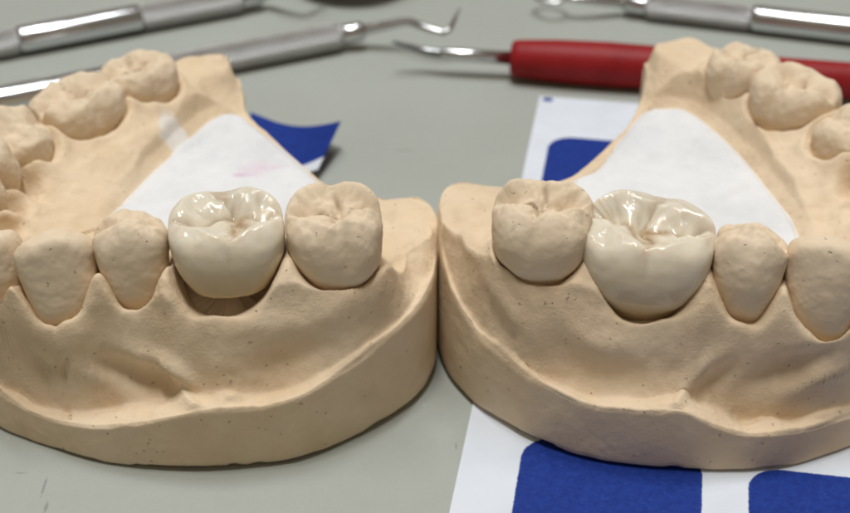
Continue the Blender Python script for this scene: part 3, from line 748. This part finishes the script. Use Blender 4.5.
# ------------------------------------------------------------------ table and printed sheet
def slab(name, x0, x1, y0, y1, z0, z1, mat):
    bm = bmesh.new(); bmesh.ops.create_cube(bm, size=1.0)
    for v in bm.verts: v.co = Vector(((x0 + x1) / 2 + v.co.x * (x1 - x0), (y0 + y1) / 2 + v.co.y * (y1 - y0), (z0 + z1) / 2 + v.co.z * (z1 - z0)))
    bmesh.ops.bevel(bm, geom=bm.edges[:], offset=.3, segments=3, affect='EDGES')
    me = bpy.data.meshes.new(name); bm.to_mesh(me); bm.free(); return link(name, me, mat)
tab = slab('table_top', -70, 70, -25, 75, -3, 0, table_mat()); tag(tab, kind='structure')

def sheet(name, fn, nu, nv, mat, loc, rz=0, thick=.010):
    """sheet of paper with real thickness; fn(u, v) in the unit square gives its points"""
    u, v = np.meshgrid(np.linspace(0, 1, nu), np.linspace(0, 1, nv)); P = fn(u, v)
    co = np.stack(P, -1).reshape(-1, 3); n = len(co)
    i = (np.arange(nv - 1)[:, None] * nu + np.arange(nu - 1)[None]).ravel()
    top = np.stack([i, i + nu, i + nu + 1, i + 1], 1)
    rim = np.concatenate([np.arange(nu), np.arange(1, nv) * nu + nu - 1, np.arange(nu - 2, -1, -1) + (nv - 1) * nu, np.arange(nv - 2, 0, -1) * nu])
    rn = np.roll(rim, -1); side = np.stack([rim, rn, rn + n, rim + n], 1)
    low = co.copy(); low[:, 2] -= thick
    me = mesh_np(name, np.vstack([co, low]), np.vstack([top, top[:, ::-1] + n, side]), smooth=False)
    o = link(name, me, mat); o.location = loc; o.rotation_euler = (0, 0, rz)
    me.update(); bm = bmesh.new(); bm.from_mesh(me); bmesh.ops.recalc_face_normals(bm, faces=bm.faces[:]); bm.to_mesh(me); bm.free()
    return o
rects = [(.254, 2.25, 1.10, 3.1), (2.68, 4.5, 1.10, 3.1), (.58, 2.33, 7.2, 9.2), (2.77, 4.52, 7.30, 9.3), (4.96, 6.7, 7.42, 9.4), (.05, .19, .03, .14)]
ps = sheet('printed_sheet', lambda u, v: (u * 7.2, -v * 10.5, .015 + 0 * u), 30, 40, print_mat('blue_block_print', rects, .32), (1.6, 18.6, 0), math.radians(-9.4))
tag(ps, 'white paper sheet printed with blue rounded blocks lying flat under a cast', 'printed paper')
a_, b_, c_, d_ = [np.array(at(*p)) for p in [(250, 112, .02), (341, 121, .42), (318, 169, .16), (258, 176, .02)]]
def scrap_fn(u, v):
    p = ((1 - u) * (1 - v))[..., None] * a_ + (u * (1 - v))[..., None] * b_ + (u * v)[..., None] * c_ + ((1 - u) * v)[..., None] * d_
    p = p - a_; z = p[..., 2] - .16 * np.sin(np.pi * u) * (1 - v * .6) * .9
    return p[..., 0], p[..., 1] + .0 * u, np.maximum(z, 0.0)
sc = sheet('paper_scrap', scrap_fn, 40, 30, print_mat('blue_scrap_print', [(-1.0, 3, -1.5, 1.56)], .06, .5), (a_[0], a_[1], .02))
tag(sc, 'curled dark blue paper scrap lifting off the table behind the left cast', 'paper scrap')

# ------------------------------------------------------------------ hand instruments
def tube(name, pts, radii, mat, parent, seg=28, smooth=8):
    """round bar through pts with a radius at each (squashed ends closed)"""
    P = catmull(pts, smooth) if smooth > 1 else np.asarray(pts, float)
    rr = np.interp(np.linspace(0, len(pts) - 1, len(P)), np.arange(len(pts)), radii)
    T = np.gradient(P, axis=0); T /= np.linalg.norm(T, axis=1)[:, None]
    N = np.cross(T[0], (0, 0, 1.0)); N /= np.linalg.norm(N); V = []
    d = np.concatenate([[0], np.cumsum(np.linalg.norm(np.diff(P, axis=0), axis=1))])
    for i in range(len(P)):
        N = N - T[i] * N.dot(T[i]); N /= np.linalg.norm(N); B = np.cross(T[i], N)
        a = np.linspace(0, 2 * np.pi, seg, endpoint=False)[:, None]; V.append(P[i] + rr[i] * (np.cos(a) * N + np.sin(a) * B))
    V = np.array(V); n = len(V); co = np.vstack([V.reshape(-1, 3), P[:1], P[-1:]]) - np.array(parent.location)
    i = np.arange(n - 1)[:, None] * seg; j = np.arange(seg)[None]; jn = (j + 1) % seg
    q = np.stack([i + j, i + jn, i + seg + jn, i + seg + j], -1).reshape(-1, 4); jj = np.arange(seg); k = n * seg
    t = np.vstack([np.stack([np.full(seg, k), (jj + 1) % seg, jj], 1), np.stack([np.full(seg, k + 1), (n - 1) * seg + jj, (n - 1) * seg + (jj + 1) % seg], 1)])
    me = mesh_np(name, co, q, t)
    uv = me.uv_layers.new(name='UVMap'); li = np.empty(len(me.loops), np.int32); me.loops.foreach_get('vertex_index', li)
    ring = np.minimum(li // seg, n - 1); uu = (li % seg) / seg
    first = np.repeat(np.arange(len(me.polygons)), [p.loop_total for p in me.polygons])
    big = np.zeros(len(me.polygons)); np.maximum.at(big, first, uu); uu = np.where((big[first] > .8) & (uu == 0), 1.0, uu)
    uv.data.foreach_set('uv', np.stack([uu, d[ring]], 1).astype(np.float32).ravel())
    return link(name, me, mat, parent)
ST, DS, KN = M['steel'].m, M['dark_steel'].m, M['knurl'].m
def lerp(a, b, t): return tuple(a[i] + (b[i] - a[i]) * t for i in range(3))
def bar(name, a, b, prof, mat, parent):
    tube(name, [lerp(a, b, t) for t, r in prof], [r for t, r in prof], mat, parent, smooth=1)

# mouth mirror, top left
A0, A1 = at(-60, 55, .2), at(240, -1, .22)
h = thing('mouth_mirror', 'steel mouth mirror with polished middle and knurled grips crossing the far left corner', 'dental mirror', A0, 'steel hand instruments')
bar('grip', A0, lerp(A0, A1, .245), [(0, .18), (.03, .2), (.97, .2), (1, .18)], KN, h)
bar('handle', lerp(A0, A1, .245), lerp(A0, A1, .655), [(0, .185), (.03, .205), (.97, .205), (1, .185)], ST, h)
bar('grip', lerp(A0, A1, .655), A1, [(0, .18), (.03, .195), (.96, .195), (1, .17)], KN, h)
A2 = lerp(A0, A1, 1.09); bar('collar', A1, A2, [(0, .15), (.1, .16), (.7, .15), (1, .1)], ST, h)
m0 = at(352, -50, .55)
tube('shank', [A2, at(300, -14, .5), at(322, -24, .55)], [.08, .06, .05], ST, h)
bm = bmesh.new(); bmesh.ops.create_cone(bm, cap_ends=True, segments=64, radius1=.98, radius2=1.05, depth=.14)
bmesh.ops.bevel(bm, geom=[e for e in bm.edges if len(e.link_faces) == 2 and abs(e.calc_face_angle(0)) > .8], offset=.03, segments=3, affect='EDGES')
me = bpy.data.meshes.new('mirror_head'); bm.to_mesh(me); bm.free()
mh = link('mirror_head', me, DS, h); mh.location = Vector(m0) - Vector(A0); mh.rotation_euler = (math.radians(14), math.radians(-8), 0)
bm = bmesh.new(); bmesh.ops.create_cone(bm, cap_ends=True, segments=64, radius1=.94, radius2=.94, depth=.02)
me = bpy.data.meshes.new('mirror_glass'); bm.to_mesh(me); bm.free(); mg = link('mirror_glass', me, mirror_mat(), mh); mg.location = (0, 0, .072)

# probe behind the left cast
B0, B1 = at(-60, 113, .2), at(346, 34, .22)
h = thing('explorer_probe', 'steel probe with knurled grip and hooked tip lying behind the left cast', 'dental probe', B0, 'steel hand instruments')
bar('handle', B0, lerp(B0, B1, .50), [(0, .18), (.03, .205), (.97, .205), (1, .19)], ST, h)
bar('grip', lerp(B0, B1, .50), lerp(B0, B1, .985), [(0, .18), (.03, .2), (.96, .2), (1, .17)], KN, h)
bar('collar', lerp(B0, B1, .985), at(367, 30, .28), [(0, .13), (.15, .15), (.8, .14), (1, .07)], ST, h)
tube('shank', [at(365, 30, .28), at(385, 26, .36), at(408, 22, .45), at(425, 28, .45), at(443, 33, .42)], [.08, .075, .065, .055, .045], ST, h)
tube('hooked_tip', [at(443, 33, .42), at(450, 29, .46), at(456, 17, .62), at(460, 8, .78)], [.045, .04, .03, .012], ST, h)

# red handled probe
C0, C1 = at(511, 58, .3), at(900, 84, .3)
h = thing('red_probe', 'probe with a thick red handle and thin steel tip behind the right cast', 'dental probe', C0)
bar('handle', C0, C1, [(0, .20), (.004, .245), (.02, .265), (.12, .30), (.25, .315), (.40, .30), (.6, .265), (.9, .25), (.99, .24), (1, .2)], red_mat(), h)
bar('shank', at(440, 53.5, .32), C0, [(0, .06), (.05, .085), (.3, .092), (1, .095)], ST, h)
tube('tip', [at(441, 53.5, .32), at(425, 51, .34), at(407, 46, .42), at(392, 41.5, .5)], [.075, .06, .045, .02], DS, h)

# carver, top right
D0, D1 = at(622, 3, .2), at(930, 39, .2)
h = thing('looped_carver', 'steel carver with polished handle and small loop tip along the top right edge', 'dental carver', D0, 'steel hand instruments')
bar('collar', D0, lerp(D0, D1, .085), [(0, .08), (.2, .14), (.9, .15), (1, .14)], ST, h)
bar('grip', lerp(D0, D1, .085), lerp(D0, D1, .43), [(0, .16), (.04, .19), (.96, .19), (1, .18)], KN, h)
bar('handle', lerp(D0, D1, .43), D1, [(0, .185), (.03, .205), (.97, .205), (1, .185)], ST, h)
tube('shank', [D0, at(600, 1.5, .26), at(580, 0, .3), at(568, -2, .32)], [.08, .07, .055, .05], ST, h)
tube('loop_tip', [at(568, -2, .32), at(560, 2, .3), at(548, 3, .28), at(538, 0, .28), at(534, -6, .3), at(545, -11, .32), at(560, -9, .33), at(568, -2, .32)], [.03] * 8, ST, h, seg=14)

# ------------------------------------------------------------------ light: ceiling lamps of the room and a dim surround
w = bpy.data.worlds.new('World'); S.world = w; w.use_nodes = True
bg = w.node_tree.nodes['Background']; bg.inputs[0].default_value = (1.0, .82, .62, 1); bg.inputs[1].default_value = .18
def lamp(name, loc, size, size_y, power, col, look=(0, 13, 1)):
    d = bpy.data.lights.new(name, 'AREA'); d.shape = 'RECTANGLE'; d.size = size; d.size_y = size_y; d.energy = power; d.color = col
    o = bpy.data.objects.new(name, d); COL.objects.link(o); o.location = loc
    o.rotation_euler = (Vector(look) - Vector(loc)).to_track_quat('-Z', 'Y').to_euler(); return o
lamp('ceiling_lamp', (-24, 46, 120), 7, 40, 32000, (.94, .97, 1.0))
lamp('ceiling_lamp', (16, 46, 120), 7, 40, 32000, (.94, .97, 1.0))
lamp('ceiling_lamp', (-6, 10, 120), 30, 12, 80000, (1, .985, .96))

S.view_settings.view_transform = 'Standard'; S.view_settings.look = 'None'; S.view_settings.exposure = 0; S.view_settings.gamma = 1
S.render.engine = 'CYCLES'; S.cycles.use_denoising = True; S.cycles.max_bounces = 8; S.cycles.caustics_reflective = True
S.render.film_transparent = False
